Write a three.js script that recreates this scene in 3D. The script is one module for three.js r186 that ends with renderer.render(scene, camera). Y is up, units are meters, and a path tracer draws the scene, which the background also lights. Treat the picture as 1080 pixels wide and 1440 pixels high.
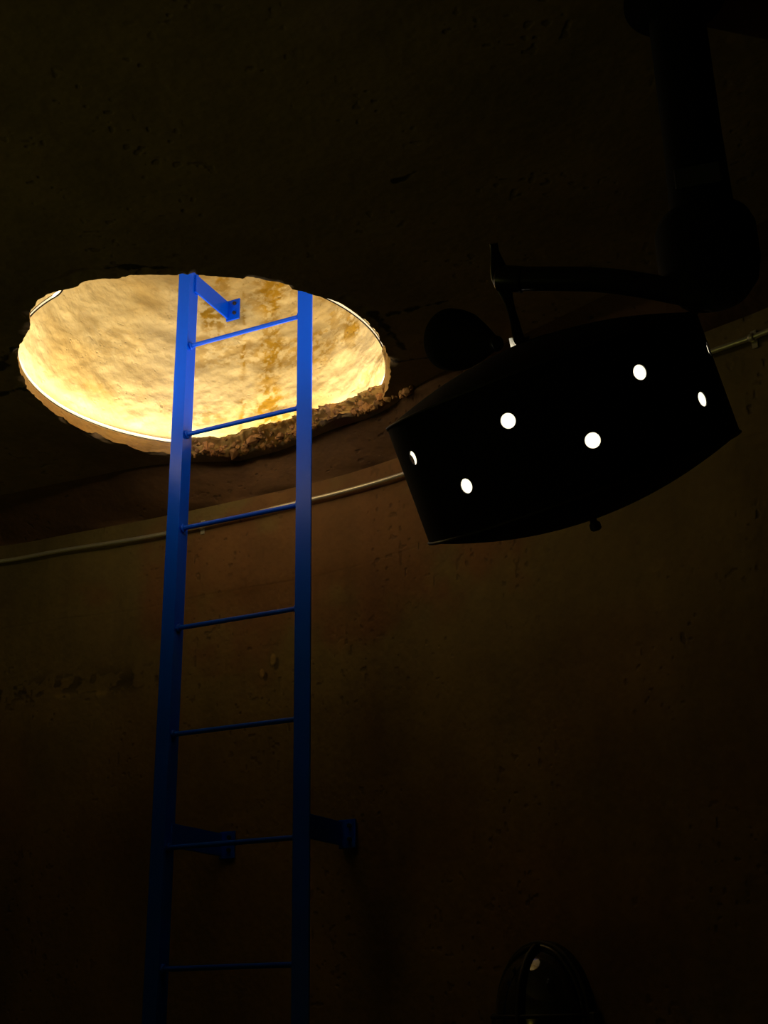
import * as THREE from 'three';
import { mergeGeometries, mergeVertices, toCreasedNormals } from 'three/addons/utils/BufferGeometryUtils.js';
import { RoundedBoxGeometry } from 'three/addons/geometries/RoundedBoxGeometry.js';
import { RectAreaLightUniformsLib } from 'three/addons/lights/RectAreaLightUniformsLib.js';

// ---------------------------------------------------------------- camera, exposure, large lights
const scene = new THREE.Scene();
scene.background = new THREE.Color(0x000000);            // closed room: nothing outside
const camera = new THREE.PerspectiveCamera(44.42, 1080 / 1440, 0.05, 40);
camera.rotation.order = 'YXZ';
camera.position.set(0, 1.5, 0);
camera.rotation.set(THREE.MathUtils.degToRad(21.67), 0, THREE.MathUtils.degToRad(-1.07));
scene.add(camera);
const renderer = new THREE.WebGLRenderer({ antialias: true });
renderer.toneMapping = THREE.LinearToneMapping;
renderer.toneMappingExposure = 1.0;
renderer.shadowMap.enabled = true;
RectAreaLightUniformsLib.init();

const LED_COLOR = new THREE.Color().setRGB(1.0, 0.83, 0.55);
const LED_UP = 118, LED_IN = 106;                         // light of the round tube around the hatch: upward and inward
const BULB_COLOR = new THREE.Color().setRGB(1.0, 0.93, 0.76);
const BULB_INTENSITY = 0.12;                             // bulb inside the perforated drum

const FILL_COLOR = new THREE.Color().setRGB(1.0, 1.05, 0.26);
const FILL_INTENSITY = 1.2;                             // added unseen uplight, lifts the dark ceiling

// ---------------------------------------------------------------- helpers
const rad = THREE.MathUtils.degToRad;
const V = (x, y, z) => new THREE.Vector3(x, y, z);
let seed = 20240611;
const rnd = () => { seed = (seed + 0x6D2B79F5) | 0; let t = Math.imul(seed ^ (seed >>> 15), 1 | seed); t = (t + Math.imul(t ^ (t >>> 7), 61 | t)) ^ t; return ((t ^ (t >>> 14)) >>> 0) / 4294967296; };
const hash = (x, y, s) => { let h = Math.imul(x, 374761393) + Math.imul(y, 668265263) + Math.imul(s, 1274126177); h = Math.imul(h ^ (h >>> 13), 1103515245); return ((h ^ (h >>> 16)) >>> 0) / 4294967296; };
const mod = (a, n) => ((a % n) + n) % n;
function vnoise(x, y, px, py, s) {                       // value noise, repeats every px, py cells
  const x0 = Math.floor(x), y0 = Math.floor(y); let fx = x - x0, fy = y - y0;
  fx = fx * fx * (3 - 2 * fx); fy = fy * fy * (3 - 2 * fy);
  const a = mod(x0, px), b = mod(x0 + 1, px), c = mod(y0, py), d = mod(y0 + 1, py);
  const p = hash(a, c, s), q = hash(b, c, s), r = hash(a, d, s), t = hash(b, d, s);
  return p + (q - p) * fx + (r - p) * fy + (p - q - r + t) * fx * fy;
}
function fbm(x, y, px, py, s, oct = 4, gain = 0.5) {
  let v = 0, a = 1, n = 0;
  for (let i = 0; i < oct; i++) { v += a * vnoise(x, y, px, py, s + i * 17); n += a; a *= gain; x *= 2; y *= 2; px *= 2; py *= 2; }
  return v / n;
}
const sstep = (a, b, x) => { const t = Math.min(1, Math.max(0, (x - a) / (b - a))); return t * t * (3 - 2 * t); };
// colour(u, v) in metres -> [r, g, b] linear and bump height 0..1, on a tile W x H metres
function textures(W, H, w, h, fn) {
  const col = new Uint8Array(w * h * 4), bmp = new Uint8Array(w * h * 4);
  const enc = (c) => Math.round(255 * Math.min(1, Math.max(0, c <= 0.0031308 ? 12.92 * c : 1.055 * Math.pow(c, 1 / 2.4) - 0.055)));
  for (let j = 0; j < h; j++) for (let i = 0; i < w; i++) {
    const o = fn((i + 0.5) / w * W, (j + 0.5) / h * H), k = 4 * (j * w + i);
    col[k] = enc(o[0]); col[k + 1] = enc(o[1]); col[k + 2] = enc(o[2]); col[k + 3] = 255;
    bmp[k] = bmp[k + 1] = bmp[k + 2] = Math.round(255 * Math.min(1, Math.max(0, o[3]))); bmp[k + 3] = 255;
  }
  return [col, bmp].map((d, n) => {
    const t = new THREE.DataTexture(d, w, h, THREE.RGBAFormat);
    t.wrapS = t.wrapT = THREE.RepeatWrapping; t.magFilter = THREE.LinearFilter; t.minFilter = THREE.LinearMipmapLinearFilter; t.generateMipmaps = true;
    if (n === 0) t.colorSpace = THREE.SRGBColorSpace;
    t.repeat.set(1 / W, 1 / H); t.needsUpdate = true; return t;
  });
}
const used = {};
function named(o, n) { const k = used[n] = (used[n] ?? -1) + 1; o.name = k ? `${n}_${String(k).padStart(3, '0')}` : n; return o; }
function mesh(name, geo, mat, parent) {
  const m = new THREE.Mesh(geo, mat); m.castShadow = m.receiveShadow = true;
  if (parent) m.name = name; else named(m, name);
  (parent || scene).add(m); return m;
}
function structure(name, geo, mat) { const m = mesh(name, geo, mat); m.userData.kind = 'structure'; return m; }
function tag(o, label, category, group) { o.userData.label = label; o.userData.category = category; if (group) o.userData.group = group; return o; }
function thing(name, pos, turn = 0) { const g = named(new THREE.Group(), name); g.position.copy(pos); g.rotation.y = turn; scene.add(g); return g; }
// grid of points -> geometry; P(i, j) -> Vector3, UV(i, j) -> [u, v]
function grid(nu, nv, P, UV, flip = false) {
  const pos = [], uv = [], idx = [];
  for (let j = 0; j <= nv; j++) for (let i = 0; i <= nu; i++) { const p = P(i, j); pos.push(p.x, p.y, p.z); uv.push(...(UV ? UV(i, j) : [i / nu, j / nv])); }
  for (let j = 0; j < nv; j++) for (let i = 0; i < nu; i++) {
    const a = j * (nu + 1) + i, b = a + 1, c = a + nu + 1, d = c + 1;
    if (flip) idx.push(a, c, b, b, c, d); else idx.push(a, b, c, b, d, c);
  }
  const g = new THREE.BufferGeometry();
  g.setAttribute('position', new THREE.Float32BufferAttribute(pos, 3)); g.setAttribute('uv', new THREE.Float32BufferAttribute(uv, 2));
  g.setIndex(idx); g.computeVertexNormals(); return g;
}
function flatPoly(contour, holes, y, down) {             // plan polygon (x, z) at height y
  const C = contour.map((p) => new THREE.Vector2(p[0], p[1])), H = holes.map((h) => h.map((p) => new THREE.Vector2(p[0], p[1])));
  if (THREE.ShapeUtils.isClockWise(C)) C.reverse();
  H.forEach((h) => { if (!THREE.ShapeUtils.isClockWise(h)) h.reverse(); });
  const f = THREE.ShapeUtils.triangulateShape(C, H), all = [C, ...H].flat(), pos = [], uv = [], idx = [];
  for (const p of all) { pos.push(p.x, y, p.y); uv.push(p.x, -p.y); }
  for (const [a, b, c] of f) down ? idx.push(a, b, c) : idx.push(a, c, b);
  const g = new THREE.BufferGeometry();
  g.setAttribute('position', new THREE.Float32BufferAttribute(pos, 3)); g.setAttribute('uv', new THREE.Float32BufferAttribute(uv, 2));
  g.setIndex(idx); g.computeVertexNormals(); return g;
}
const rod = (a, b, r, n = 14) => { const d = b.clone().sub(a), g = new THREE.CylinderGeometry(r, r, d.length(), n); g.applyQuaternion(new THREE.Quaternion().setFromUnitVectors(V(0, 1, 0), d.clone().normalize())); const m = a.clone().add(b).multiplyScalar(0.5); g.translate(m.x, m.y, m.z); return g; };
function lathe(pts, seg = 48) { return new THREE.LatheGeometry(pts.map((p) => new THREE.Vector2(p[0], p[1])), seg); }
function place(o, pos, quat) { o.position.copy(pos); if (quat) o.quaternion.copy(quat); return o; }
function extrudeUp(pts, h, bevel = 0.0008) {             // plan profile (x, z) pulled up by h
  const s = new THREE.Shape(pts.map((p) => new THREE.Vector2(p[0], -p[1])));
  const g = new THREE.ExtrudeGeometry(s, { depth: h, bevelEnabled: bevel > 0, bevelSize: bevel, bevelThickness: bevel, bevelSegments: 2, bevelOffset: -bevel });
  g.rotateX(-Math.PI / 2); return g;
}

// ---------------------------------------------------------------- plan of the place (metres, camera at x 0, z 0)
const CEIL = 3.1, WALL_TOP = 2.985;
const SC = [-0.484, -3.055], SR = 0.525, SLAB = 3.14;    // shaft centre, radius, top of the thin slab
const planPts = [[-1.29, 3.98], [-1.03, 3.876], [-0.712, 3.741], [-0.27, 3.52], [-0.1, 3.42], [0.07, 3.29], [0.42, 2.97], [0.78, 2.61], [0.885, 2.515], [1.3, 2.02], [1.62, 1.35], [1.78, 0.55], [1.65, -0.4], [1.1, -1.15], [0.2, -1.6], [-0.9, -1.6], [-1.9, -1.15], [-2.65, -0.3], [-3.05, 0.8], [-3.1, 1.9], [-2.75, 2.95], [-2.15, 3.75], [-1.7, 4.02]];
const planCurve = new THREE.CatmullRomCurve3(planPts.map((p) => V(p[0], 0, -p[1])), true, 'centripetal');
planCurve.arcLengthDivisions = 2000;
const NP = 440, plan = planCurve.getSpacedPoints(NP), planLen = planCurve.getLength();
const inward = plan.map((p, i) => { const a = plan[(i + NP - 1) % NP], b = plan[(i + 1) % NP], t = b.clone().sub(a).normalize(); const n = V(t.z, 0, -t.x); if (n.dot(V(-0.7, 0, -1.2).sub(p)) < 0) n.negate(); return n; });
function wallHit(o, d) {                                  // first wall point from o along horizontal direction d
  let best = null;
  for (let i = 0; i < NP; i++) {
    const a = plan[i], b = plan[i + 1], ex = b.x - a.x, ez = b.z - a.z, det = -d.x * ez + d.z * ex; if (Math.abs(det) < 1e-9) continue;
    const t = (-(a.x - o.x) * ez + (a.z - o.z) * ex) / det, s = (d.x * (a.z - o.z) - d.z * (a.x - o.x)) / det;
    if (t > 0 && s >= 0 && s <= 1 && (!best || t < best.t)) best = { t, i: i + s, n: inward[i] };
  }
  best.p = V(o.x + d.x * best.t, o.y, o.z + d.z * best.t); return best;
}
// unseen camera side of the shaft bulged to cut light spilling down: extra radius at angle a (-90 degrees = nearest), 0 on the far half
const near = (a) => sstep(0.78, 0.97, -Math.sin(a));
// ragged outline of the hatch: angle (0 = right, 90 = far side), radius about (-0.455, -2.98)
const HC = [-0.455, -2.98];
const hatchPolar = [[-175, .504], [-165, .497], [-161, .494], [-158, .49], [-152.6, .486], [-148, .491], [-141, .511], [-134.5, .522], [-130, .522], [-126, .512], [-120.8, .501], [-117.6, .51], [-113.7, .502], [-108.6, .487], [-104, .49], [-95.7, .475], [-91.8, .472], [-81.6, .469], [-74.4, .471], [-66, .468], [-57, .472], [-51.7, .476], [-45, .488], [-38.7, .489], [-29, .487], [-17.4, .478], [-10, .477], [-0.7, .479], [12, .484], [27, .497], [36, .482], [40.5, .433], [48, .43], [57, .449], [66, .473], [76.8, .509], [83.4, .512], [88.8, .559], [97, .549], [101, .529], [104.7, .571], [112, .575], [116, .585], [120, .579], [125, .555], [131, .566], [139.5, .555], [149, .543], [159, .529], [170, .521], [177.6, .512]];
const rubbleTop = [[-180, .6], [18, .5], [24, .468], [36.7, .445], [45.4, .412], [52.5, .405], [61, .408], [77.4, .433], [85.5, .454], [93, .5], [105.5, .512], [112, .6], [180, .6]];
function polar(list, a, wrap) {
  a = mod(a + 180, 360) - 180;
  for (let i = 0; i < list.length; i++) {
    const p = list[i], q = i + 1 < list.length ? list[i + 1] : [list[0][0] + 360, list[0][1]];
    if (a >= p[0] && a < q[0]) return p[1] + (q[1] - p[1]) * (a - p[0]) / (q[0] - p[0]);
  }
  const p = list[list.length - 1], q = [list[0][0], list[0][1]]; return p[1] + (q[1] - p[1]) * (a + 360 - p[0]) / (q[0] + 360 - p[0] || 1);
}
const NA = 720;
const hatchR = (k) => { const a = -180 + 360 * k / NA; return polar(hatchPolar, a) + 0.012 * (fbm(k / 6, 3.3, 120, 8, 5, 3, 0.6) - 0.5); };
const rough = (k) => { const a = -180 + 360 * mod(k, NA) / NA; return sstep(14, 30, a) * (1 - sstep(98, 112, a)); };   // broken rubble side
const onHatch = (k, r, y) => { const a = rad(-180 + 360 * k / NA); return V(HC[0] + r * Math.cos(a), y, HC[1] - r * Math.sin(a)); };
const hatchPlan = Array.from({ length: NA }, (_, k) => onHatch(k, hatchR(k), 0));

// ---------------------------------------------------------------- materials
const blot = (u, v, x, y, rx, ry) => { const d = Math.hypot((u - x) / rx, (v - y) / ry); return 1 - sstep(0.6, 1, d + 0.55 * (fbm(u * 30, v * 30, 4096, 4096, 91, 3) - 0.5)); };
const WL = planLen / Math.round(planLen / 3.6);          // wall tile length
const arcOf = (x, z) => { let b = 0, bd = 9; plan.forEach((p, i) => { const d = Math.hypot(p.x - x, p.z - z); if (d < bd) { bd = d; b = i; } }); return b / NP * planLen; };
const wallArc = (x, zf) => mod(arcOf(x, -zf), WL);
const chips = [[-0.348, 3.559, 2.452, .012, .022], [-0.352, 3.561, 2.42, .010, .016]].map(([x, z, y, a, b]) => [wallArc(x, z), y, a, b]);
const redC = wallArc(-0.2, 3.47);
const seam0 = wallArc(-1.1, 3.9), seam1 = wallArc(-0.66, 3.715);
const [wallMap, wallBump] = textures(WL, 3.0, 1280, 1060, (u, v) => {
  const X = u / WL, k = 16;
  const big = fbm(X * 5, v * 1.4, 5, 64, 1, 4), mid = fbm(X * k, v * 5, k, 64, 2, 4), fine = fbm(X * 220, v * 64, 220, 256, 3, 3, 0.6), streak = fbm(X * 60, v * 1.3, 60, 16, 7, 3);
  let c = 0.62 + 0.5 * (big - 0.5) + 0.35 * (mid - 0.5) + 0.16 * (fine - 0.5) + 0.16 * (streak - 0.5);
  let h = 0.5 + 0.35 * (mid - 0.5) + 0.3 * (fine - 0.5);
  // construction joint with dark spalls, left of the ladder
  const sy = 2.465 + 0.03 * (fbm(u * 4, 1, 4096, 8, 12, 2) - 0.5);
  if (u > seam0 - 0.5 && u < seam1 + 0.05) {
    const s = Math.exp(-Math.pow((v - sy) / 0.035, 2)) * sstep(0.5, 0.62, fbm(u * 30, v * 40, 4096, 4096, 13, 3));
    c *= 1 - 0.6 * s; h -= 0.4 * s;
    const l = Math.exp(-Math.pow((v - sy + 0.03) / 0.008, 2)) * sstep(0.45, 0.6, fbm(u * 14, v * 9, 4096, 4096, 14, 2)); c *= 1 + 0.5 * l;
  }
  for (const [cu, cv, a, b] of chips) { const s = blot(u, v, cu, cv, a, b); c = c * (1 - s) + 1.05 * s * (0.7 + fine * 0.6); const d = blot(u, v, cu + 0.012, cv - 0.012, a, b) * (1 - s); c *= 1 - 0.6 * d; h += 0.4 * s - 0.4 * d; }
  const pits = sstep(0.72, 0.8, fbm(X * 200, v * 58, 200, 512, 21, 2)) * sstep(0.5, 0.65, mid); c *= 1 - 0.3 * pits; h -= 0.3 * pits;
  const line = Math.exp(-Math.pow((v - 2.69 - 0.004 * Math.sin(u * 9)) / 0.003, 2)); c *= 1 - 0.08 * line; h -= 0.08 * line;
  // redder wall tint between the stiles and right of them, patchy elsewhere
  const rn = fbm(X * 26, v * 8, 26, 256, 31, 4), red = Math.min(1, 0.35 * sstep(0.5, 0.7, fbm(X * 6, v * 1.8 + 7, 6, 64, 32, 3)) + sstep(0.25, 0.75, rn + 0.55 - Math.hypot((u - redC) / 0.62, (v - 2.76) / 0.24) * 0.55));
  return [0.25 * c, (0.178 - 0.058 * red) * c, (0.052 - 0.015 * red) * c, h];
});
const [ceilMap, ceilBump] = textures(3.2, 3.2, 1152, 1152, (u, v) => {
  const x = u - 3.2 * Math.round((u + 0.455) / 3.2), z = 0, X = u / 3.2, Y = v / 3.2;
  const big = fbm(X * 5, Y * 5, 5, 5, 41, 4), mid = fbm(X * 22, Y * 22, 22, 22, 42, 4), fine = fbm(X * 200, Y * 200, 200, 200, 43, 3, 0.6);
  let c = 0.62 + 0.55 * (big - 0.5) + 0.35 * (mid - 0.5) + 0.2 * (fine - 0.5), h = 0.5 + 0.35 * (mid - 0.5) + 0.25 * (fine - 0.5);
  const cell = (a) => mod(a, 3.2);
  for (const [x0, z0, x1, z1, w] of [[0.02, 2.706, 0.165, 2.645, .011], [0.036, 2.17, 0.08, 2.138, .009], [-1.02, 2.95, -0.95, 2.84, .02], [-1.06, 3.09, -0.93, 3.04, .016], [-0.02, 2.7, 0.06, 2.88, .018], [-0.62, 2.47, -0.48, 2.475, .012], [0.03, 2.95, 0.12, 2.93, .008]]) {
    let px = u - cell(x0), py = v - cell(z0); px -= 3.2 * Math.round(px / 3.2); py -= 3.2 * Math.round(py / 3.2);
    const dx = x1 - x0, dy = z1 - z0, t = Math.min(1, Math.max(0, (px * dx + py * dy) / (dx * dx + dy * dy))), d = Math.hypot(px - t * dx, py - t * dy) / w;
    const s = 1 - sstep(0.5, 1.1, d + 1.9 * (fbm(u * 55, v * 55, 4096, 4096, 44, 3) - 0.42) + 0.5 * t); c *= 1 - 0.85 * s; h -= 0.4 * s;
  }
  const pits = sstep(0.72, 0.8, fbm(X * 180, Y * 180, 180, 180, 45, 2)) * sstep(0.5, 0.65, mid); c *= 1 - 0.3 * pits; h -= 0.3 * pits;
  return [0.34 * c, 0.225 * c, 0.12 * c, h];
});
const SW = 2 * Math.PI * SR;
const stainSpots = [[96.5, 3.62, .05, .10], [93.8, 3.74, .035, .06], [99, 3.6, .03, .05], [41, 3.45, .05, .09]];
const [shaftMap, shaftBump] = textures(SW, 1.28, 1792, 700, (u, v) => {
  const X = u / SW, a = X * 360 - 180, y = SLAB + v;
  const big = fbm(X * 9, v * 3.6, 9, 256, 51, 4), mid = fbm(X * 34, v * 13, 34, 256, 52, 4), fine = fbm(X * 240, v * 90, 240, 4096, 53, 3, 0.6);
  const ridge = 1 - Math.abs(2 * fbm(X * 30 + 0.3 * mid, v * 9.5 + 0.3 * big, 30, 256, 54, 4) - 1);
  let c = 0.92 + 0.2 * (big - 0.5) + 0.3 * (mid - 0.5) + 0.2 * (fine - 0.5);
  let h = 0.45 + 0.45 * (ridge - 0.75) + 0.5 * (mid - 0.5) + 0.18 * (fine - 0.5);
  let r = 0.12 + 0.75 * sstep(0.5, 0.75, fbm(X * 12, v * 5, 12, 256, 56, 4)) * 0.6;      // yellowish patches
  const g = fbm(X * 150, v * 60, 150, 4096, 57, 4, 0.65), g2 = fbm(X * 60, v * 20, 60, 256, 58, 3);
  const col = (deg, wd) => Math.exp(-Math.pow((a - deg - 3 * (g2 - 0.5)) / wd, 2));
  const g3 = fbm(X * 240, v * 84, 240, 4096, 63, 3, 0.6); r += 0.95 * col(76.6, 3.9) * (0.25 + 0.75 * sstep(0.36, 0.56, g3)) * (0.75 + 0.5 * g);                  // rust run below a bar
  r += 0.35 * col(73.0, 2.2) * sstep(0.5, 0.7, g);
  r += 0.55 * col(86, 0.7) * sstep(0.42, 0.6, g);
  r += 0.5 * sstep(0.5, 0.62, fbm(X * 16, v * 9, 16, 256, 59, 4)) * sstep(0.42, 0.56, g) * (a > 10 && a < 110 ? 1 : 0.45);
  for (const [deg, yy, ra, ry] of stainSpots) r += 0.5 * blot(a / 180 * Math.PI * SR, y, deg / 180 * Math.PI * SR, yy, ra, ry) * sstep(0.35, 0.6, g);
  r = Math.min(1.2, r);
  const pit = sstep(0.76, 0.83, fbm(X * 260, v * 100, 260, 4096, 60, 2)) * sstep(0.45, 0.6, mid); c *= 1 - 0.22 * pit; h -= 0.12 * pit;
  return [(0.66 - 0.25 * r) * c, (0.55 - 0.29 * r) * c, (0.29 - 0.24 * r) * c, h];
});
const M = {
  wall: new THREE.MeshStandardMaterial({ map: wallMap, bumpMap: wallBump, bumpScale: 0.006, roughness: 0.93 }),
  ceiling: new THREE.MeshStandardMaterial({ map: ceilMap, bumpMap: ceilBump, bumpScale: 0.008, roughness: 0.95 }),
  shaft: new THREE.MeshStandardMaterial({ map: shaftMap, bumpMap: shaftBump, bumpScale: 0.0075, roughness: 0.92 }),
  rim: new THREE.MeshStandardMaterial({ map: shaftMap, bumpMap: shaftBump, bumpScale: 0.010, color: new THREE.Color().setRGB(0.80, 0.60, 0.38), roughness: 0.95, side: THREE.DoubleSide }),
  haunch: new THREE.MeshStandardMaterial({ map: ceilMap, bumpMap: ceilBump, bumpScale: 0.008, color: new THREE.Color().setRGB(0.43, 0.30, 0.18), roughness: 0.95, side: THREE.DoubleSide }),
  stone: new THREE.MeshStandardMaterial({ color: new THREE.Color().setRGB(0.36, 0.19, 0.07), roughness: 0.95 }),
  floor: new THREE.MeshStandardMaterial({ color: new THREE.Color().setRGB(0.20, 0.20, 0.11), roughness: 0.9 }),
  lid: new THREE.MeshStandardMaterial({ color: new THREE.Color().setRGB(0.3, 0.25, 0.16), roughness: 0.8 }),
  conduit: new THREE.MeshStandardMaterial({ color: new THREE.Color().setRGB(0.72, 0.66, 0.5), metalness: 0.55, roughness: 0.3 }),
  blue: new THREE.MeshPhysicalMaterial({ color: new THREE.Color().setRGB(0.0004, 0.066, 0.80), roughness: 0.3, specularIntensity: 0.3 }),
  steel: new THREE.MeshStandardMaterial({ color: new THREE.Color().setRGB(0.5, 0.47, 0.42), metalness: 1, roughness: 0.2 }),
  paleCatcher: new THREE.MeshStandardMaterial({ side: THREE.DoubleSide, color: new THREE.Color().setRGB(0.75, 0.72, 0.66), metalness: 0, roughness: 0.5 }),
  black: new THREE.MeshStandardMaterial({ color: new THREE.Color().setRGB(0.010, 0.009, 0.009), roughness: 0.6 }),
  satin: new THREE.MeshStandardMaterial({ color: new THREE.Color().setRGB(0.012, 0.011, 0.011), roughness: 0.3 }),
  matte: new THREE.MeshPhysicalMaterial({ color: new THREE.Color().setRGB(0.008, 0.007, 0.007), roughness: 0.85, specularIntensity: 0.3 }),
  white: new THREE.MeshStandardMaterial({ color: new THREE.Color().setRGB(0.8, 0.79, 0.74), roughness: 0.8 }),
  channel: new THREE.MeshStandardMaterial({ color: new THREE.Color().setRGB(0.05, 0.04, 0.025), roughness: 0.6 }),
  led: new THREE.MeshStandardMaterial({ color: 0xfff4dc, emissive: new THREE.Color().setRGB(1.0, 0.85, 0.58), emissiveIntensity: 0.9, roughness: 0.6 }),
  bulb: new THREE.MeshStandardMaterial({ color: 0xffffff, emissive: new THREE.Color().setRGB(1.0, 0.93, 0.78), emissiveIntensity: 2.0, roughness: 0.4 }),
  glow: new THREE.MeshStandardMaterial({ color: 0xffffff, emissive: new THREE.Color().setRGB(1.0, 0.75, 0.42), emissiveIntensity: 0.5, roughness: 0.5 }),
  plate: new THREE.MeshStandardMaterial({ color: new THREE.Color().setRGB(0.05, 0.052, 0.07), roughness: 0.4 }),
  smoked: new THREE.MeshPhysicalMaterial({ color: new THREE.Color().setRGB(0.02, 0.021, 0.026), roughness: 0.08, clearcoat: 1, clearcoatRoughness: 0.04 }),
  bolt: new THREE.MeshStandardMaterial({ color: new THREE.Color().setRGB(0.03, 0.03, 0.035), metalness: 0.6, roughness: 0.45 }),
};
for (const k of ['wall', 'ceiling', 'shaft']) M[k].side = THREE.DoubleSide;

// ---------------------------------------------------------------- setting: round room
const TH = 0.15;
const inset = plan.map((p, i) => {                        // width of the sloping haunch, narrow where the hatch comes close to the wall
  let d = 9; for (const h of hatchPlan) d = Math.min(d, Math.hypot(p.x - h.x, p.z - h.z));
  return Math.max(0.03, Math.min(0.15, d - 0.032));
});
for (let s = 0; s < 6; s++) for (let i = 0; i < NP; i++) inset[i] = Math.min(inset[i], (inset[mod(i - 1, NP)] + inset[i] + inset[(i + 1) % NP]) / 3);
inset[NP] = inset[0];
const offs = (i, d, y) => { const k = i % NP; return V(plan[i].x + inward[k].x * d, y, plan[i].z + inward[k].z * d); };
const nAt = (i, y, s, k = 9) => fbm(i / NP * planLen * k, y * k, Math.round(planLen * k), 4096, s, 4) - 0.5;
const wallGeo = [
  grid(NP, 60, (i, j) => { const y = WALL_TOP * j / 60; return offs(i, 0.012 * nAt(i % NP, y, 71, 5) * (j < 60 ? 1 : 0), y); }, (i, j) => [i / NP * planLen, WALL_TOP * j / 60]),
  grid(NP, 1, (i, j) => offs(i, -TH, CEIL * j + TH * (j ? 1 : -1)), (i, j) => [i / NP * planLen, 3.4 * j], true),
  grid(NP, 1, (i, j) => offs(i, j ? -TH : 0, 0), (i, j) => [i / NP * planLen, j * TH], true),
];
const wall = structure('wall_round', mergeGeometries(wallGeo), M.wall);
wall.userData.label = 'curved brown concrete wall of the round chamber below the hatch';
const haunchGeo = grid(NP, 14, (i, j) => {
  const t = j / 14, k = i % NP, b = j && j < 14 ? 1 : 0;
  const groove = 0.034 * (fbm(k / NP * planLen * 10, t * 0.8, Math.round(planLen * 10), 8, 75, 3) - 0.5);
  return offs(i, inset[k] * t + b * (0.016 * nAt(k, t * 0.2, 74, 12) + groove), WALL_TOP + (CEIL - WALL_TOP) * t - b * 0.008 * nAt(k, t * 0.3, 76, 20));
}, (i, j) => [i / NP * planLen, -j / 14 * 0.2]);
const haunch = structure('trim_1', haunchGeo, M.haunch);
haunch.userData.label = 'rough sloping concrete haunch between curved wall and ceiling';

const ceilEdge = Array.from({ length: NP }, (_, i) => { const p = offs(i, inset[i], 0); return [p.x, p.z]; });
const skirt = (k) => 0.02 + 0.035 * (1 - sstep(5, 25, -180 + 360 * mod(k, NA) / NA) * (1 - sstep(150, 170, -180 + 360 * mod(k, NA) / NA)));
const innerEdge = Array.from({ length: NA }, (_, k) => { const p = onHatch(k, hatchR(k) + skirt(k), 0); return [p.x, p.z]; });
const circle = (r, n = 128) => Array.from({ length: n }, (_, i) => { const a = i / n * 2 * Math.PI, q = r + 0.25 * near(a); return [SC[0] + q * Math.cos(a), SC[1] - q * Math.sin(a)]; });
const outerPlan = Array.from({ length: NP }, (_, i) => { const p = offs(i, -TH, 0); return [p.x, p.z]; });
const ceiling = structure('ceiling', mergeGeometries([
  flatPoly(ceilEdge, [innerEdge], CEIL, true),
  flatPoly(outerPlan, [circle(SR + 0.06)], CEIL + TH, false),
]), M.ceiling);
ceiling.userData.label = 'dark concrete ceiling with a ragged round hatch broken through it';

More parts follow.
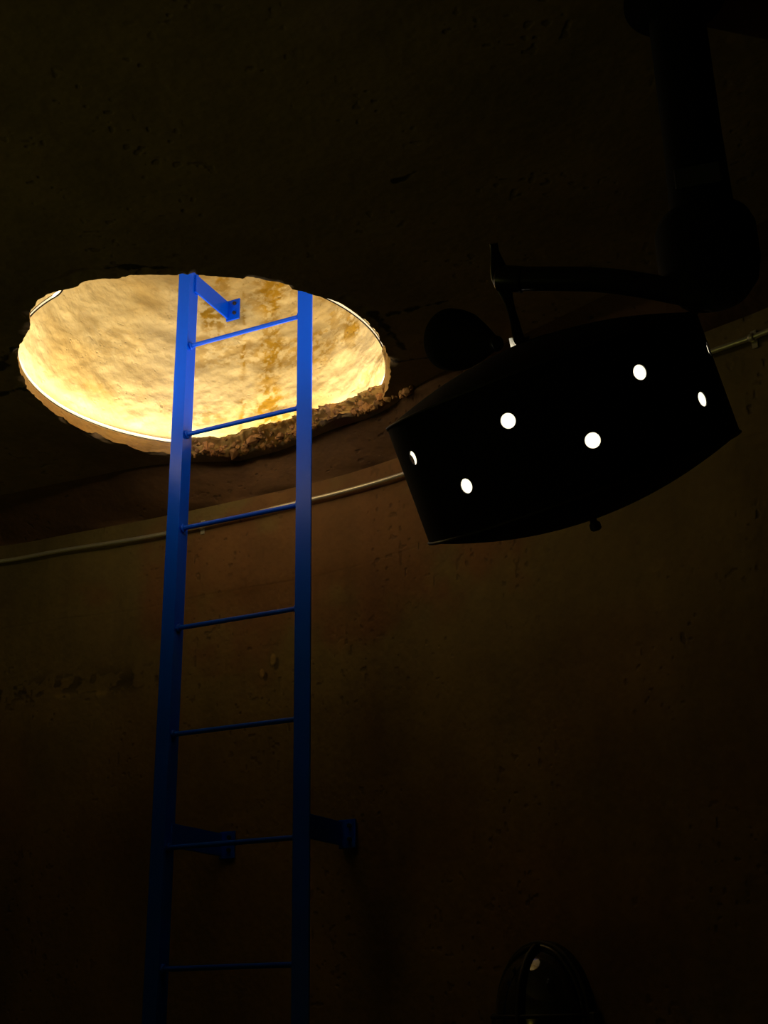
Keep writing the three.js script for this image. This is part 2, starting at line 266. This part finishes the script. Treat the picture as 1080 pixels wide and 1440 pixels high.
// broken edge of the hatch: chipped skirt, face of the thin slab and the ledge on top of it
{
  const NR = 4, NF = 9, NL = 2, rows = NR + NF + NL;
  const topR = (k) => {                                  // radius, about the hatch centre, of the slab's upper edge
    const a = rad(-180 + 360 * k / NA), dx = SC[0] - HC[0], dz = -(SC[1] - HC[1]), b = dx * Math.cos(a) + dz * Math.sin(a), topC = 0.4945 + 0.052 * near(a);
    const r1 = b + Math.sqrt(b * b - dx * dx - dz * dz + topC * topC), r0 = r1 + Math.max(0, hatchR(k) + 0.004 - r1) * sstep(0.02, 0.2, -Math.sin(a));
    return Math.min(r0, polar(rubbleTop, -180 + 360 * k / NA) + 0.03 * (fbm(k / 4, 7.7, 180, 8, 6, 3, 0.6) - 0.5));
  };
  const chipA = (k) => { const a = -180 + 360 * k / NA; return 0.012 + 0.033 * (sstep(0, 25, a) + sstep(165, 150, -a) * (a < 0 ? 1 : 0)); };
  const n3 = (k, t, s, f) => fbm(k / NA * 360 / f, t * 6, Math.round(360 / f), 64, s, 4, 0.6) - 0.5;
  const edgeP = (k, j) => {
    const kk = k % NA, q = rough(kk), rb = hatchR(kk), rt = topR(kk);
    if (j <= NR) {
      const t = j / NR, r = rb + skirt(kk) * (1 - t), chip = j ? Math.max(0, n3(kk, t, 81, 7)) * chipA(kk) * Math.pow(t, 0.7) : 0;
      return onHatch(kk, r, CEIL + chip * (1 - 0.3 * q) - 0.022 * q * Math.max(0, n3(kk, t, 82, 3)) * (j ? 1 : 0));
    }
    if (j <= NR + NF) {
      const t = (j - NR) / NF, e = Math.sin(Math.PI * t), chip = Math.max(0, n3(kk, 1, 81, 7)) * chipA(kk) * (1 - 0.3 * q);
      const y = CEIL + chip * (1 - t) + (SLAB - CEIL) * t - 0.022 * q * Math.max(0, n3(kk, 1, 82, 3)) * (1 - t);
      return onHatch(kk, rb + (rt - rb) * t + e * (0.004 * n3(kk, t, 83, 4) + q * (0.06 * n3(kk, t * 1.0, 84, 4) + 0.022 * n3(kk, t * 2.5, 86, 1.2))) + 0.004 * (1 - q) * e * Math.max(0, n3(kk, 0.2, 85, 5)), y);
    }
    const t = (j - NR - NF) / NL, a = rad(-180 + 360 * kk / NA), e = V(SC[0] + (SR + 0.06 + 0.25 * near(a)) * Math.cos(a), SLAB, SC[1] - (SR + 0.06 + 0.25 * near(a)) * Math.sin(a));
    return onHatch(kk, rt, SLAB).lerp(e, t);
  };
  const skirtGeo = grid(NA, NR, edgeP, (k, j) => { const p = edgeP(k, j); return [p.x, -p.z]; });
  mesh('chipped_edge', skirtGeo, M.ceiling, ceiling).userData.label = 'chipped ceiling edge around the hatch';
  const rim = mesh('hatch_rim', grid(NA, rows - NR, (k, j) => edgeP(k, j + NR), (k, j) => [k / NA * SW, j * 0.011 + 0.2]), M.rim, ceiling);
  rim.userData.label = 'ragged broken face of the thin slab around the hatch';
  // lumps of aggregate in the broken face
  const geo = new THREE.IcosahedronGeometry(1, 0), pp = geo.attributes.position;
  for (let i = 0; i < pp.count; i++) { const s = 0.75 + 0.5 * hash(Math.round(pp.getX(i) * 50), Math.round(pp.getY(i) * 50 + pp.getZ(i) * 90), 3); pp.setXYZ(i, pp.getX(i) * s, pp.getY(i) * s, pp.getZ(i) * s); }
  geo.computeVertexNormals();
  const N = 190, im = new THREE.InstancedMesh(geo, M.stone, N), m4 = new THREE.Matrix4(), col = new THREE.Color();
  for (let i = 0; i < N; i++) {
    const big = i % 4 === 0, lip = i % 5 === 1, a = 18 + 90 * rnd(), k = Math.round((a + 180) / 360 * NA), t = big ? 0.15 + 0.5 * rnd() : rnd(), r = hatchR(k) + (topR(k) - hatchR(k)) * t;
    const s = big ? 0.009 + 0.008 * rnd() : 0.004 + 0.007 * rnd() * rnd(), w = rnd();
    const p = lip ? V(-0.07 + 0.165 * w, CEIL + 0.003 - 0.008 * rnd(), -(3.262 - 0.185 * w) + 0.02 * (rnd() - 0.5)) : onHatch(k, r + (big ? 0.006 : 0.004 * (rnd() - 0.3)), CEIL - 0.004 + (SLAB - CEIL + 0.002) * t);
    m4.compose(p, new THREE.Quaternion().setFromEuler(new THREE.Euler(rnd() * 6, rnd() * 6, rnd() * 6)), V(s * (0.8 + 1.1 * rnd()), s * (0.5 + 0.5 * rnd()), s));
    im.setMatrixAt(i, m4); const c = 0.6 + 0.8 * rnd(); im.setColorAt(i, col.setRGB(c, c * (0.92 + 0.1 * rnd()), c * (0.85 + 0.15 * rnd())));
  }
  im.name = 'aggregate_stones'; im.castShadow = im.receiveShadow = true; im.userData.kind = 'stuff'; ceiling.add(im);
}
// lit shaft above the hatch
const SHAFT_TOP = 3.95;
const shaftP = (i, j, nu, nv) => {
  const a = rad(-180 + 360 * (i % nu) / nu), y = SLAB + (SHAFT_TOP - SLAB) * j / nv, X = (i % nu) / nu;
  const d = 0.020 * (fbm(X * 16, y * 6, 16, 512, 61, 4) - 0.5) + 0.012 * (fbm(X * 50, y * 20, 50, 2048, 62, 3) - 0.5);
  const r = SR + 0.25 * near(a) + (j ? -Math.max(-0.012, d * Math.min(1, j / 8)) : 0);
  return V(SC[0] + r * Math.cos(a), y, SC[1] - r * Math.sin(a));
};
const shaft = structure('wall_shaft', mergeGeometries([
  grid(360, 120, (i, j) => shaftP(i, j, 360, 120), (i, j) => [i / 360 * SW, (SHAFT_TOP - SLAB) * j / 120], true),
  grid(128, 1, (i, j) => { const a = i / 128 * 2 * Math.PI, q = SR + 0.06 + 0.25 * near(a); return V(SC[0] + q * Math.cos(a), j ? SHAFT_TOP : SLAB, SC[1] - q * Math.sin(a)); }, (i, j) => [i / 128 * SW, j * 1.28]),
]), M.shaft);
shaft.userData.label = 'rough cream plastered shaft wall lit up above the hatch';
const lid = structure('ceiling_shaft', new THREE.CylinderGeometry(SR + 0.33, SR + 0.33, 0.06, 64).translate(SC[0], SHAFT_TOP + 0.03, SC[1]), M.lid);
lid.userData.label = 'cover closing the top of the shaft';
const floor = structure('floor', mergeGeometries([flatPoly(outerPlan, [], 0, false), flatPoly(outerPlan, [], -TH, true)]), M.floor);
floor.userData.label = 'worn brown concrete floor of the chamber';

// ---------------------------------------------------------------- LED strip around the hatch
{
  const y = 3.15, r = 0.4985, g = thing('led_strip', V(SC[0], y, SC[1]));
  tag(g, 'glowing warm white light strip running round the rim of the hatch', 'light strip');
  const wav = (a) => 0.0022 * (fbm(a * 8 / Math.PI + 8, 1, 16, 4, 33, 3) - 0.5);
  const ring = (pts, nu = 240) => grid(nu, pts.length - 1, (i, j) => { const a = i / nu * 2 * Math.PI, w = wav(a < Math.PI ? a : a - 2 * Math.PI), q = r + pts[j][0] + 0.076 * near(a); return V(q * Math.cos(a), pts[j][1] + w, -q * Math.sin(a)); });
  const loop = (cx, cy, rx, ry, n) => Array.from({ length: n + 1 }, (_, i) => [cx + rx * Math.cos(-i / n * 2 * Math.PI), cy + ry * Math.sin(-i / n * 2 * Math.PI)]);
  for (const [cy, cx] of [[-0.0046, 0.0006], [0.0048, 0.0006]]) mesh('rail', ring(loop(cx, cy, 0.0022, 0.0009, 8)), M.channel, g).material.side = THREE.DoubleSide;
  mesh('light_tube', ring(loop(0.0002, 0, 0.002, 0.0037, 12)), M.led, g).material.side = THREE.DoubleSide;
  const N = 36, R0 = r - 0.006;
  for (const [kind, tilt, power] of [['up', 84, LED_UP], ['in', 43, LED_IN]]) for (let i = 0; i < N; i++) {
    const a = (i + 0.5) / N * 2 * Math.PI, R = R0 + 0.076 * near(a), l = new THREE.RectAreaLight(LED_COLOR, power, 2 * Math.PI * R / N, 0.007);
    l.name = `led_light_${kind}_` + String(i + 1).padStart(3, '0');
    l.position.set(SC[0] + R * Math.cos(a), y + 0.001, SC[1] - R * Math.sin(a));
    l.lookAt(SC[0], y + R * Math.tan(rad(tilt)), SC[1]);
    scene.add(l);
  }
}

// ---------------------------------------------------------------- blue ladder
{
  const yaw = 0.4411, g = thing('ladder', V(-0.5845, 0, -3.3906), -yaw), H = 3.9, back = V(Math.sin(yaw), 0, -Math.cos(yaw)), side = V(Math.cos(yaw), 0, Math.sin(yaw));
  tag(g, 'tall blue painted steel ladder standing through the round hatch', 'ladder');
  const W = 0.387, T = 0.0055, Fz = 0.02, Bz = -0.026;
  mesh('stile', extrudeUp([[-0.042, Fz], [0, Fz], [0, Bz], [-T, Bz], [-T, Fz - T], [-0.042, Fz - T]].reverse(), H), M.blue, g);
  mesh('stile', extrudeUp([[W, Fz], [W + 0.047, Fz], [W + 0.047, Fz - T], [W + T, Fz - T], [W + T, Bz], [W, Bz]].reverse(), H), M.blue, g);
  for (let y = 0.107; y < H; y += 0.3) {
    const r = mesh('rung', rod(V(-0.002, y, 0.002), V(W + 0.002, y, 0.002), 0.0068, 16), M.blue, g);
    for (const x of [0.0035, W - 0.0035]) {
      const b = new THREE.TorusGeometry(0.0085, 0.0042, 8, 14); const pb = b.attributes.position;
      for (let i = 0; i < pb.count; i++) pb.setXYZ(i, pb.getX(i) * (1 + 0.25 * (rnd() - 0.5)), pb.getY(i) * (1 + 0.25 * (rnd() - 0.5)), pb.getZ(i));
      b.rotateY(Math.PI / 2); b.computeVertexNormals(); place(mesh('weld_bead', b, M.blue, r), V(x, y, 0.002));
    }
  }
  const base = g.position;
  const bracket = (x, y, len, sx) => {
    // flat bar from the back of the stile to the wall, with an end plate and two bolts
    const bar = mesh('bracket', new RoundedBoxGeometry(0.006, 0.062, len - 0.0, 2, 0.001), M.blue, g);
    place(bar, V(x, y, Bz + 0.02 - len / 2));
    const pl = mesh('end_plate', new RoundedBoxGeometry(0.05, 0.075, 0.006, 2, 0.0015), M.blue, bar); place(pl, V(sx * 0.020, -0.002, -len / 2 + 0.003));
    for (const dy of [-0.017, 0.018]) { const b = mesh('bolt', new THREE.CylinderGeometry(0.006, 0.0065, 0.007, 6).rotateX(Math.PI / 2), M.bolt, bar); place(b, V(sx * 0.028, dy, -len / 2 + 0.009)); }
  };
  const shaftHit = (o) => { const ox = o.x - SC[0], oz = o.z - SC[1], b = ox * back.x + oz * back.z; return -b + Math.sqrt(b * b - ox * ox - oz * oz + SR * SR); };
  for (const [x, sx] of [[0.003, 1], [W + 0.009, 1]]) {
    const ends = [-0.008, 0.045].map((d) => base.clone().addScaledVector(side, x + sx * d));
    bracket(x, 1.94, Math.min(...ends.map((o) => wallHit(o, back).t)) + Bz + 0.02 - 0.004, sx);
    bracket(x, 3.635, Math.min(...ends.map(shaftHit)) + Bz + 0.02 - 0.008, sx);
  }
}

// ---------------------------------------------------------------- conduit pipe along the wall
{
  const i0 = NP - 30, pts = [];
  for (let k = 0; k <= 190; k++) { const i = (i0 + k) % NP; pts.push(offs(i, 0.017, 2.92 + 0.004 * Math.sin(k * 0.23))); }
  const curve = new THREE.CatmullRomCurve3(pts), g = thing('conduit_pipe', pts[0]);
  tag(g, 'thin grey metal conduit pipe running along the curved wall below the ceiling', 'pipe');
  const tube = mesh('pipe', new THREE.TubeGeometry(curve, 380, 0.0068, 16), M.conduit, g); tube.position.copy(pts[0]).negate();
  for (const [x, z] of [[0.855, 2.542], [-0.56, 3.67], [-1.5, 4.02], [1.62, 1.35]]) {
    const a = arcOf(x, -z), k = Math.round(a / planLen * NP), p = offs(k, 0.017, 2.92 + 0.004 * Math.sin(mod(k - i0, NP) * 0.23)), n = inward[k % NP];
    const s = new THREE.TorusGeometry(0.0084, 0.0016, 8, 24).scale(1, 1, 4), f = new THREE.BoxGeometry(0.003, 0.045, 0.014).translate(-0.0125, 0, 0);
    const m = mesh('clip', mergeGeometries([s, f]), M.conduit, g); m.rotation.y = Math.atan2(-n.z, n.x); m.position.copy(p).sub(pts[0]);
  }
}

// ---------------------------------------------------------------- perforated drum lamp
{
  const root = V(0.512, CEIL, -1.672), g = thing('drum_lamp', root);
  tag(g, 'black drum lamp with glowing round holes, hung on an arm from a post', 'lamp');
  const C = V(0.2943, 2.3866, -1.8808), X = V(0.9342, 0.2434, 0.2609), Y = V(-0.3281, 0.8732, 0.3603), Z = V(-0.1401, -0.4222, 0.8956);
  const Q = new THREE.Quaternion().setFromRotationMatrix(new THREE.Matrix4().makeBasis(X, Y, Z));
  const at = (m, p = C, q = Q) => place(m, p.clone().sub(root), q);
  const R = 0.268, HH = 0.1005, rh = 0.0116, rows = [[0.0395, 30.7], [-0.0295, 8.3]], MID = 0.005, wall = 0.0022;
  const cyl = (r, th, y) => V(r * Math.sin(th), y, r * Math.cos(th));
  function shell(r, inside) {                             // cylinder wall with two rows of eight round holes
    const pos = [], nor = [], uv = [], idx = []; const half = Math.PI / 8, n = 16, rad2 = 7;
    const addP = (th, y) => { const p = cyl(r, th, y), s = inside ? -1 : 1; pos.push(p.x, p.y, p.z); nor.push(s * Math.sin(th), 0, s * Math.cos(th)); uv.push(th * R, y); return pos.length / 3 - 1; };
    rows.forEach(([yc, t0], q) => {
      const y0 = q ? -HH : MID, y1 = q ? MID : HH;
      for (let c = 0; c < 8; c++) {
        const tc = rad(t0) + c * 2 * half, loop = [];
        for (let i = 0; i < n; i++) loop.push([-half + 2 * half * i / n, y0]);
        for (let i = 0; i < n; i++) loop.push([half, y0 + (y1 - y0) * i / n]);
        for (let i = 0; i < n; i++) loop.push([half - 2 * half * i / n, y1]);
        for (let i = 0; i < n; i++) loop.push([-half, y1 - (y1 - y0) * i / n]);
        const L = loop.length, start = pos.length / 3;
        for (let s = 0; s <= rad2; s++) for (const [a, y] of loop) {
          const ang = Math.atan2(y - yc, a * r), ca = Math.cos(ang) * rh / r, cy = yc + Math.sin(ang) * rh, t = Math.pow(s / rad2, 1.5);
          addP(tc + ca + (a - ca) * t, cy + (y - cy) * t);
        }
        for (let s = 0; s < rad2; s++) for (let i = 0; i < L; i++) {
          const a = start + s * L + i, b = start + s * L + (i + 1) % L, d = a + L, e = b + L;
          inside ? idx.push(a, b, d, b, e, d) : idx.push(a, d, b, b, d, e);
        }
      }
    });
    const gg = new THREE.BufferGeometry();
    gg.setAttribute('position', new THREE.Float32BufferAttribute(pos, 3)); gg.setAttribute('normal', new THREE.Float32BufferAttribute(nor, 3)); gg.setAttribute('uv', new THREE.Float32BufferAttribute(uv, 2)); gg.setIndex(idx); return gg;
  }
  const edges = () => {                                   // cut edges of the holes through the sheet
    const out = [];
    for (const [yc, t0] of rows) for (let c = 0; c < 8; c++) out.push(grid(40, 1, (i, j) => { const a = -i / 40 * 2 * Math.PI, tc = rad(t0) + c * 2 * Math.PI / 8; return cyl(j ? R - wall : R, tc + Math.cos(a) * rh / R, yc + Math.sin(a) * rh); }));
    return out;
  };
  // domed ends: spherical caps, the top one open around the hanger
  const dome = (s, r, open, off) => { const p = []; for (let i = 0; i <= 20; i++) { const q = open + (r - open) * i / 20; p.push([q, s * (HH + 0.055 * (1 - q * q / (R * R)) - off)]); } return p; };
  const top = lathe(dome(1, R, 0.037, 0).reverse(), 96), bot = lathe(dome(-1, R, 0.0001, 0), 96);
  const lipT = new THREE.TorusGeometry(R, 0.0028, 8, 96).rotateX(Math.PI / 2).translate(0, HH, 0), lipB = lipT.clone().translate(0, -2 * HH, 0);
  M.matte.side = THREE.DoubleSide; M.white.side = THREE.DoubleSide;
  const shade = at(mesh('drum_shade', mergeGeometries([shell(R, false), ...edges()]), M.matte, g));
  at(mesh('top_dome', top, M.matte, g)); at(mesh('bottom_dome', bot, M.matte, g));
  at(mesh('rim_bead', lipT, M.black, g)); at(mesh('rim_bead', lipB, M.black, g));
  const liner = mesh('white_liner', mergeGeometries([shell(R - wall, true), lathe(dome(1, R - wall, 0.0372, 0.002).reverse(), 96), lathe(dome(-1, R - wall, 0.0001, 0.002), 96)]), M.white, shade);
  liner.userData.label = 'white painted inside of the drum';
  const bulb = at(mesh('bulb', lathe([[0, -0.036], [0.014, -0.033], [0.026, -0.022], [0.03, -0.006], [0.027, 0.01], [0.018, 0.026], [0.0135, 0.036], [0.0135, 0.042], [0, 0.042]], 32), M.bulb, g));
  bulb.userData.label = 'glowing bulb inside the drum';
  const li = new THREE.PointLight(BULB_COLOR, BULB_INTENSITY, 0, 2); li.name = 'bulb_light'; li.position.copy(C); li.castShadow = true; li.shadow.radius = 1.5; scene.add(li);
  at(mesh('socket', lathe([[0, 0.04], [0.0135, 0.04], [0.0135, 0.062], [0.006, 0.066], [0.0035, 0.075], [0.0035, 0.165], [0, 0.165]], 24), M.black, g));
  const knobP = C.clone().addScaledVector(Y, -HH - 0.055);
  at(mesh('knob', lathe([[0, 0.004], [0.006, 0.003], [0.006, -0.006], [0.0095, -0.009], [0.0095, -0.018], [0.006, -0.021], [0, -0.021]].reverse(), 24), M.black, g), knobP);
  // curved flat strap from the arm's clamp down to the top of the drum
  const sp = [[0.184, 2.640, -1.712], [0.187, 2.622, -1.722], [0.1955, 2.592, -1.737], [0.206, 2.562, -1.752], [0.217, 2.535, -1.775], [0.2275, 2.515, -1.805], [0.236, 2.523, -1.815]].map((p) => V(...p));
  const cv = new THREE.CatmullRomCurve3(sp), NS = 48, wid = (t) => 0.0065 + 0.009 * Math.exp(-Math.pow((t - 0.33) / 0.14, 2)) + 0.004 * sstep(0.55, 0.95, t);
  const strap = grid(24, NS, (i, j) => {
    const t = j / NS, p = cv.getPoint(t), d = cv.getTangent(t), w = X.clone().addScaledVector(d, -X.dot(d)).normalize(), n = d.clone().cross(w), a = i / 24 * 2 * Math.PI;
    const f = (c) => Math.sign(c) * Math.pow(Math.abs(c), 0.6);
    return p.addScaledVector(w, wid(t) * f(Math.cos(a))).addScaledVector(n, 0.0035 * f(Math.sin(a))).sub(root);
  });
  mesh('hanger_strap', strap, M.satin, g).material.side = THREE.DoubleSide;
  // arm from clamp to post
  const A = V(0.2, 2.59, -1.737), B = V(0.47, 2.512, -1.65), mid = A.clone().lerp(B, 0.6).add(V(0, 0.006, 0));
  const armC = new THREE.CatmullRomCurve3([A, mid, B.clone().add(V(0.04, -0.012, -0.012))]);
  mesh('arm', new THREE.TubeGeometry(armC, 40, 0.0195, 24).translate(-root.x, -root.y, -root.z), M.satin, g);
  const ax = B.clone().sub(A).normalize(), qa = new THREE.Quaternion().setFromUnitVectors(V(0, 1, 0), ax);
  at(mesh('clamp', lathe([[0, -0.012], [0.017, -0.012], [0.0215, -0.008], [0.0215, 0.03], [0.0195, 0.032], [0, 0.032]], 32), M.satin, g), A, qa);
  // post with rounded drum-shaped housing and flange
  const post = mesh('post', lathe([[0, -0.60], [0.03, -0.598], [0.055, -0.586], [0.072, -0.562], [0.078, -0.53], [0.078, -0.475], [0.072, -0.458], [0.055, -0.45], [0.05, -0.44], [0.047, -0.30], [0.047, -0.012], [0.085, -0.010], [0.085, 0.0], [0, 0.0]], 48), M.matte, g);
  const plate = mesh('face_plate', new RoundedBoxGeometry(0.07, 0.036, 0.006, 2, 0.002), M.plate, post); place(plate, V(-0.014, -0.40, 0.047)); plate.rotation.y = -0.28;
  const cover = new THREE.Shape(); cover.absarc(0, 0, 0.0385, 0, Math.PI * 2); const vent = new THREE.Path(); vent.absarc(-0.026, 0, 0.009, 0, Math.PI * 2); cover.holes.push(vent);
  at(mesh('top_cover', new THREE.ExtrudeGeometry(cover, { depth: 0.0015, bevelEnabled: false, curveSegments: 40 }).rotateX(-Math.PI / 2), M.matte, g), C.clone().addScaledVector(Y, HH + 0.055 - 0.0013));
  const fg = new THREE.CylinderGeometry(0.0075, 0.009, 0.017, 20, 4, true, rad(105), rad(85)).rotateX(rad(24));  // pale piece and vent hole added to show bulb light leaking out
  const catcher = mesh('light_catcher', fg, M.paleCatcher, g);
  at(catcher, C.clone().addScaledVector(Y, HH + 0.055 + 0.0065).addScaledVector(X, -0.0275).addScaledVector(Z, 0.003), Q.clone().multiply(new THREE.Quaternion().setFromEuler(new THREE.Euler(0, 0, -0.15))));
  catcher.userData.label = 'small pale piece added at the strap foot to catch leaking bulb light';
}

// ---------------------------------------------------------------- small cone spotlight beside the drum
{
  const tip = V(0.2000, 2.531, -1.845), cen = V(0.128, 2.600, -1.95), ax = cen.clone().sub(tip), L = ax.length(); ax.normalize();
  const g = thing('cone_spotlight', tip); tag(g, 'black cone shaped spotlight head behind the upper left of the drum', 'spotlight');
  const q = new THREE.Quaternion().setFromUnitVectors(V(0, 1, 0), ax);
  const body = mesh('housing', lathe([[0, 0], [0.007, 0], [0.009, 0.008], [0.020, 0.036], [0.040, 0.082], [0.0535, 0.118], [0.0575, 0.14], [0.0585, 0.165], [0.0565, 0.168], [0.0545, 0.165], [0.0535, 0.14], [0.048, 0.118], [0.02, 0.06], [0, 0.058]], 56), M.matte, g); body.quaternion.copy(q); g.scale.setScalar(0.94);
  const lens = mesh('lens', lathe([[0, 0.157], [0.03, 0.155], [0.0535, 0.148], [0.0535, 0.144], [0, 0.150]], 40), M.smoked, g); lens.quaternion.copy(q);
  const col = mesh('collar', new THREE.TorusGeometry(0.0115, 0.003, 10, 28).rotateX(Math.PI / 2).translate(0, 0.012, 0), M.satin, g); col.quaternion.copy(q);
}

// ---------------------------------------------------------------- unlit oval wall light, bottom right
{
  const hit = wallHit(V(0, 1.47, 0), V(0.115, 0, -1).normalize()), n = hit.n, g = thing('wall_light', hit.p.clone().addScaledVector(n, -0.002), Math.atan2(n.x, n.z));
  tag(g, 'unlit black oval bulkhead wall light with smoked glass low on the wall', 'wall light');
  const dome = (a, b, d, y) => { const s = new THREE.SphereGeometry(1, 48, 24, 0, Math.PI * 2, 0, Math.PI / 2).rotateX(Math.PI / 2); s.scale(a, b, d); s.translate(0, 0, y); return s; };
  const ov = (a, b) => { const s = new THREE.Shape(); s.absellipse(0, 0, a, b, 0, Math.PI * 2); return s; };
  const base = new THREE.ExtrudeGeometry(ov(0.128, 0.168), { depth: 0.028, bevelEnabled: true, bevelSize: 0.004, bevelThickness: 0.004, bevelSegments: 3, curveSegments: 48 });
  mesh('base', base, M.black, g);
  mesh('glass', dome(0.112, 0.152, 0.085, 0.03), M.smoked, g);
  const guardTube = (pts, r) => new THREE.TubeGeometry(new THREE.CatmullRomCurve3(pts), 40, r, 10);
  const arc = (f) => Array.from({ length: 17 }, (_, i) => f(-Math.PI / 2 + Math.PI * i / 16));
  mesh('guard_bar', guardTube(arc((t) => V(0.008, 0.162 * Math.sin(t), 0.024 + 0.102 * Math.cos(t))), 0.0062), M.black, g);
  mesh('guard_bar', guardTube(arc((t) => V(0.122 * Math.sin(t), 0.012, 0.024 + 0.100 * Math.cos(t))), 0.0045), M.black, g);
  const ring = new THREE.TorusGeometry(1, 0.05, 10, 64).scale(0.118, 0.158, 0.16).translate(0, 0, 0.032); mesh('guard_ring', ring, M.satin, g);
  for (const s of [-1, 1]) { const e = mesh('mounting_ear', new RoundedBoxGeometry(0.034, 0.10, 0.03, 3, 0.006), M.black, g); place(e, V(s * 0.128, -0.03, 0.017)); const b = mesh('screw', new THREE.CylinderGeometry(0.006, 0.006, 0.006, 6).rotateX(Math.PI / 2), M.steel, e); place(b, V(0, -0.03, 0.016)); }
}

// ---------------------------------------------------------------- bowl uplight added out of view on the left wall to brighten the ceiling
{
  const hit = wallHit(V(-1, 1.15, -0.9), V(-1, 0, 0.1).normalize()), n = hit.n, g = thing('added_sconce', hit.p, Math.atan2(n.x, n.z));
  tag(g, 'small dim bowl uplight added out of view on the left wall to brighten the ceiling', 'lamp');
  mesh('wall_plate', new THREE.CylinderGeometry(0.05, 0.055, 0.02, 40).rotateX(Math.PI / 2).translate(0, 0, 0.009), M.black, g);
  mesh('stem', rod(V(0, 0, 0.015), V(0, 0, 0.06), 0.012), M.black, g);
  const bowl = lathe([[0, -0.055], [0.04, -0.05], [0.075, -0.03], [0.1, 0.01], [0.103, 0.045], [0.1, 0.045], [0.096, 0.012], [0.071, -0.027], [0.038, -0.046], [0, -0.051]], 48); bowl.translate(0, 0, 0.15);
  mesh('bowl', bowl, M.black, g).material.side = THREE.DoubleSide;
  mesh('globe', new THREE.SphereGeometry(0.028, 32, 20).translate(0, 0, 0.15), M.glow, g);
  const l = new THREE.PointLight(FILL_COLOR, FILL_INTENSITY, 0, 2); l.name = 'fill_light'; l.castShadow = true; l.shadow.radius = 1.2;
  l.position.copy(hit.p).addScaledVector(n, 0.15); scene.add(l);
}

renderer.render(scene, camera);
